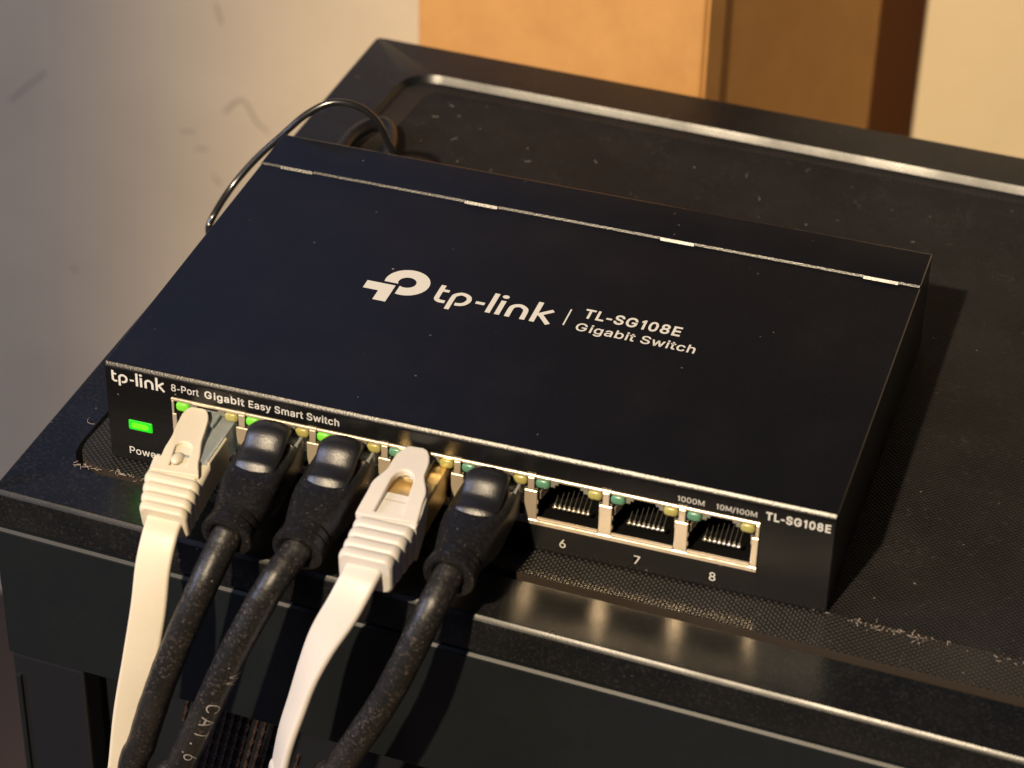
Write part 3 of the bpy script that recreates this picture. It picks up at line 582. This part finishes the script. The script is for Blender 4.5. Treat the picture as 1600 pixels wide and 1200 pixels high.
def hood(cx, tip_y, tip_z, base_y, base_z, half, slot, thick, m_, parent, cxb=None):
    """flat latch guard with a slot; half = [(t, half width)], t 0 at the tip, 1 at the base"""
    cxb = cx if cxb is None else cxb
    pt = lambda u_, t: Vector((cx + (cxb - cx) * t + u_, tip_y + (base_y - tip_y) * t, tip_z + (base_z - tip_z) * t + 0.9 * math.sin(math.pi * min(1, t * 1.05)) * 0.6))
    def hw(t):
        for (a, x), (b_, y) in zip(half, half[1:]):
            if t <= b_: f = (t - a) / (b_ - a); f = f * f * (3 - 2 * f); return x + (y - x) * f
        return half[-1][1]
    n = 60; outer, inner = [], []
    s0, s1, sw0, sw1 = slot
    ts = [k / (n // 2) for k in range(n // 2)]
    for k in range(n):                                     # walk right side tip->base, then left side base->tip
        right = k < n // 2; t = ts[k] if right else 1 - ts[k - n // 2]; t = t ** 1.35
        tt = t; w_ = hw(tt); r_ = 0.2
        if tt < r_: w_ *= math.sqrt(max(0, 1 - (1 - tt / r_) ** 2)) * 0.68 + 0.32 if tt > 0 else 0.32
        outer.append(pt(w_ if right else -w_, tt))
        q = tt; cap = math.sqrt(max(0, 1 - (1 - min(1, q / 0.25)) ** 2)) if q < 0.25 else 1
        wi = (sw0 + (sw1 - sw0) * q) * max(cap, 0.05)
        inner.append(pt(wi if right else -wi, s0 + (s1 - s0) * q))
    dn = Vector((0, 0, -thick))
    V, F = loft([[p + dn for p in inner], inner, outer, [p + dn for p in outer]], False, False)
    nn = n; F += [(j + 3 * nn, (j + 1) % nn + 3 * nn, (j + 1) % nn, j) for j in range(nn)]
    o = mk('latch_guard', V, F, m_, parent, smooth=True)
    bm = bmesh.new(); bm.from_mesh(o.data); bmesh.ops.recalc_face_normals(bm, faces=bm.faces); bm.to_mesh(o.data); bm.free()
    o.data.set_sharp_from_angle(angle=math.radians(45)); bevel(o, 0.35, 3)
    return o
def ribs_boot(a, b_, w0, w1, h0, h1, m_, parent, nrib=4, gap=0.32):
    """ribbed sleeve from point a to point b_ (centres)"""
    a, b_ = Vector(a), Vector(b_); t = (b_ - a); ln = t.length; tilt = math.atan2(-t.z, -t.y)
    tab = []
    for k in range(nrib):
        s0, s1 = k / nrib, (k + 1) / nrib
        for s, g in ((s0 + 0.005, gap), (s0 + 0.04, 0.1), (s0 + 0.09, 0), (s1 - 0.075, 0), (s1 - 0.045, 0.1), (s1 - 0.02, gap)):
            tab.append((s, g + (0.0)))
    secs = []
    for s, g in tab:
        wd = w0 + (w1 - w0) * s - g * 2; h = h0 + (h1 - h0) * s - g * 2
        secs.append(sect(a + t * s, wd, h, 1.7, tilt))
    o = mk('strain_relief', *loft(secs), m_, parent, smooth=True); o.data.set_sharp_from_angle(angle=math.radians(30))
    return o
def ribbon(P, wd, th, dirs, n=14):
    """flat cord: dirs are the width directions at the control points"""
    Q = spline(P, n); D = spline([tuple(d) for d in dirs], n); T_ = tangents(Q); secs = []
    for p, d, t in zip(Q, D, T_):
        d = (d - t * d.dot(t)).normalized(); u_ = d.cross(t).normalized()
        secs.append([p + d * a + u_ * b_ for a, b_ in rrect(wd, th, th * 0.48, 5)])
    return loft(secs), Q
# --- first cable: cream, flat, clear plug
cx = PX[0]
t1 = root('network_cable', (cx, -12, 6), 'flat cream cable with ribbed boot in the first socket, beside the power light', 'network cable', GRP)
mk('plug', *box(cx - 3.4, cx + 6.1, -14, 6, 8.9, 16.0), M['clear'], t1)
bevel(mk('latch', *box(cx - 2.8, cx + 2.8, -3.5, 1, 16.3, 17.0), M['clear'], t1), 0.2)
V, F = join(loft([sect((cx + 0.4, -13.5, 11.2), 12.9, 7.6, 1.0, 0.1), sect((cx + 0.9, -19, 10.4), 12.4, 7.6, 1.2, 0.2)]),
            loft([sect((cx + 6.0, y, 11.6), 1.3, 8.2, 0.4, 0.1) for y in (-4.2, -13.6)]), 
            loft([sect((cx + 0.2, y, 8.0), 12.4, 1.2, 0.4, 0.1) for y in (-4.2, -13.6)]))
bevel(mk('boot', V, F, M['boot_cream'], t1), 0.25, 2)
hood(cx - 1.6, -0.2, 18.6, -19.2, 15.3, [(0, 2.9), (0.45, 3.3), (0.75, 4.1), (1, 5.2)], (0.56, 0.90, 1.9, 1.8), 1.3, M['boot_cream'], t1, cx + 1.1)
mk('guard_web', *loft([sect((cx - 1.2, -5, 17.0), 5.0, 0.8, 0.35), sect((cx - 0.6, -12, 15.6), 6.0, 1.4, 0.6), sect((cx + 0.4, -19, 13.6), 11.2, 2.2, 0.8)]), M['boot_cream'], t1)
V, F = loft([[Vector((cx - 0.2 + 1.35 * r * math.cos(q), -14.8 + 2.0 * r * math.sin(q), 15.6 + z)) for q in [k * math.pi / 8 for k in range(16)]] for r, z in ((1, 0), (0.9, 0.5), (0.65, 0.85), (0.3, 1.0))])
mk('pull_bump', V, F, M['boot_cream'], t1, smooth=True)
ribs_boot((cx + 0.8, -18.8, 10.9), (cx + 2.2, -28.0, 9.1), 12.6, 10.4, 9.2, 7.4, M['boot_cream'], t1, 4)
pts = [(25.4, -26.8, 10.2), (25.7, -31.0, 8.0), (25.5, -34.5, 2.6), (25.1, -37, -6.2), (23.2, -39, -19.5), (20.6, -40, -34.5), (18.7, -41, -49.6), (17.0, -41, -59.6), (15, -40, -120), (14, -38, -250), (14, -36, -420)]
dirs = [Vector((1, 0.05, 0))] * 3 + [Vector((1, 0.12, 0))] * 2 + [Vector((1, 0.25, 0))] * 2 + [Vector((1, 0.45, 0))] * 4
(V, F), _ = ribbon(pts, 7.6, 1.5, dirs); mk('cord', V, F, M['cord_cream'], t1, smooth=True)
# --- fourth cable: white, flat, gold plated plug
cx = PX[3]
t4 = root('network_cable', (cx, -12, 6), 'flat white cable with a gold-plated plug in the fourth socket', 'network cable', GRP)
V, F = join(box(cx - 5.85, cx + 5.85, -15, 6, 8.8, 16.4), box(cx - 5.85, cx + 5.85, -15, -6.4, 16.41, 17.0))
bevel(mk('plug', V, F, M['gold'], t4, ), 0.35, 2)
bevel(mk('latch', *box(cx - 2.9, cx + 2.9, -7, 1, 16.9, 17.8), M['clear'], t4), 0.2)
hood(cx - 0.3, -0.6, 20.9, -20.6, 16.7, [(0, 3.3), (0.33, 3.9), (0.62, 5.9), (1, 6.5)], (0.36, 0.93, 2.1, 2.9), 1.6, M['boot_white'], t4, cx - 0.2)
# skirts join the guard's edges to the sleeve
for s in (-1, 1):
    V = []
    for t_, zt, zb, xw in ((0.42, 18.9, 17.0, 4.6), (0.62, 18.1, 13.8, 5.9), (0.8, 17.3, 10.5, 6.3), (1.0, 16.2, 7.6, 6.3)):
        y = -0.6 - 20.0 * t_
        V += [(cx + s * xw, y, zt), (cx + s * (xw + 0.25), y, zb), (cx + s * (xw - 1.0), y, zb), (cx + s * (xw - 1.2), y, zt)]
    secs = [V[i:i + 4] for i in range(0, 16, 4)]
    bevel(mk('guard_skirt', *loft([[Vector(p) for p in q] for q in secs]), M['boot_white'], t4), 0.2, 1)
mk('guard_web', *loft([sect((cx - 0.2, -12.8, 16.9), 8.0, 0.9, 0.4, -0.1), sect((cx - 0.2, -20.6, 14.6), 12.2, 2.6, 0.8)]), M['boot_white'], t4)
ribs_boot((cx - 0.1, -20.4, 12.0), (cx - 0.5, -32.0, 11.3), 12.8, 11.2, 9.6, 8.6, M['boot_white'], t4, 4, 0.4)
pts = [(70.5, -31.0, 12.6), (69.8, -34.5, 10.6), (67.9, -37.5, 5.8), (64.2, -39, -2.0), (61.2, -40, -10.6), (59.0, -41, -19.0), (56.8, -42, -27.6), (54.9, -42, -37.2), (53.6, -42, -45.9), (52, -41, -100), (52, -38, -250), (53, -36, -420)]
dirs = [Vector(v) for v in ((1, 0, 0), (1, 0, 0), (1, -0.15, 0), (0.85, -0.45, 0), (0.70, -0.70, 0), (0.62, -0.78, 0), (0.58, -0.82, 0), (0.55, -0.84, 0), (0.55, -0.84, 0), (0.5, -0.8, 0), (0.5, -0.8, 0), (0.5, -0.8, 0))]
(V, F), Q4 = ribbon(pts, 7.6, 1.9, dirs); mk('cord', V, F, M['boot_white'], t4, smooth=True)

# ------------------------------------------------------------------ power lead behind the switch
pc = root('power_cable', (20, 112, 2), 'thin black power cable curving out from behind the switch', 'power cable')
P = [(17.6, 116, 10), (22.6, 115.5, 12.2), (24.2, 113.5, 16), (22.1, 112.0, 22.9), (20.1, 111.0, 27.6), (15.9, 110.0, 31.1), (9.9, 108.5, 31.9), (4.2, 106.0, 29.0), (-1.4, 103.0, 23.5), (-7.2, 99.5, 17.4), (-11.7, 95.0, 11.3), (-13.9, 89.0, 6.6), (-14.2, 86, 3.5), (-9, 78, 1.9), (-4, 64, 1.4), (-3.5, 30, 1.1)]
mk('cord', *tube(spline([Vector(p) for p in P], 12), 0.85, 14), M['cord_thin'], pc, smooth=True)
a, b_ = Vector((12, 101.2, 11.5)), Vector((16.5, 115.5, 10.2)); secs = []
t = (b_ - a); 
for s, r in ((0, 4.6), (0.02, 4.8), (0.5, 4.8), (0.54, 4.4), (0.55, 3.0), (0.62, 3.2), (0.63, 2.6), (0.7, 2.8), (0.71, 2.3), (0.78, 2.5), (0.79, 2.0), (0.88, 2.2), (0.89, 1.7), (1.0, 1.6)):
    c = a + t * s; secs.append([c + Vector((r * math.cos(q), 0, r * math.sin(q))) for q in [k * math.pi / 9 for k in range(18)]])
mk('plug', *loft(secs), M['boot_black'], pc, smooth=True)
P = [(2, 105, 3), (2, 128, 2.8), (1.8, 142, 2.8), (5, 149.5, 2.8), (9.4, 148.5, 2.8), (13, 139, 2.8), (16, 122, 2.6), (14, 106, 2.4)]
mk('cord_coil', *tube(spline([Vector(p) for p in P], 12), 2.0, 14), M['boot_black'], pc, smooth=True)

# ------------------------------------------------------------------ lint and fluff on the dust filter and case
V, F = [], []
def fibre(x, y, z, ln, r):
    global V, F
    a = random.uniform(0, 6.28); p = Vector((x, y, z)); P_ = [p.copy()]
    for k in range(4):
        a += random.uniform(-0.9, 0.9); p = p + Vector((math.cos(a) * ln / 4, math.sin(a) * ln / 4, random.uniform(-0.05, 0.12))); p.z = max(p.z, z); P_.append(p.copy())
    v, f = tube(P_, r, 4); V, F = join((V, F), (v, f))
for c_ in range(26):
    x, y = random.uniform(160, 285), random.uniform(-3, 170); n_ = random.choice((1, 1, 1, 2, 3, 5))
    for k in range(n_): fibre(x + random.gauss(0, 2.5), y + random.gauss(0, 2), 0.06, random.choice((0.5, 0.7, 1.0, 1.4, 3.0)), random.uniform(0.02, 0.045))
for k in range(60):
    x = random.choice((random.gauss(172, 6), random.uniform(155, 215))); fibre(x, -0.5 - 0.04 * (x - 160) + random.gauss(0, 0.6), 0.08, random.uniform(0.3, 1.5), random.uniform(0.03, 0.07))
for k in range(26): fibre(random.uniform(10, 150), random.uniform(120, 172), 0.06, random.uniform(0.6, 2.5), 0.04)
for k in range(30):
    x = random.uniform(-7, 12); fibre(x, -5.2 + random.gauss(0, 0.35), 0.02, random.uniform(0.4, 1.8), 0.05)
fibre(-8, 8.5, 0.8, 3.5, 0.04)
dl = mk('dust', V, F, M['lint']); dl['kind'] = 'stuff'; dl['label'] = 'pale lint and dust fibres scattered over the mesh filter'
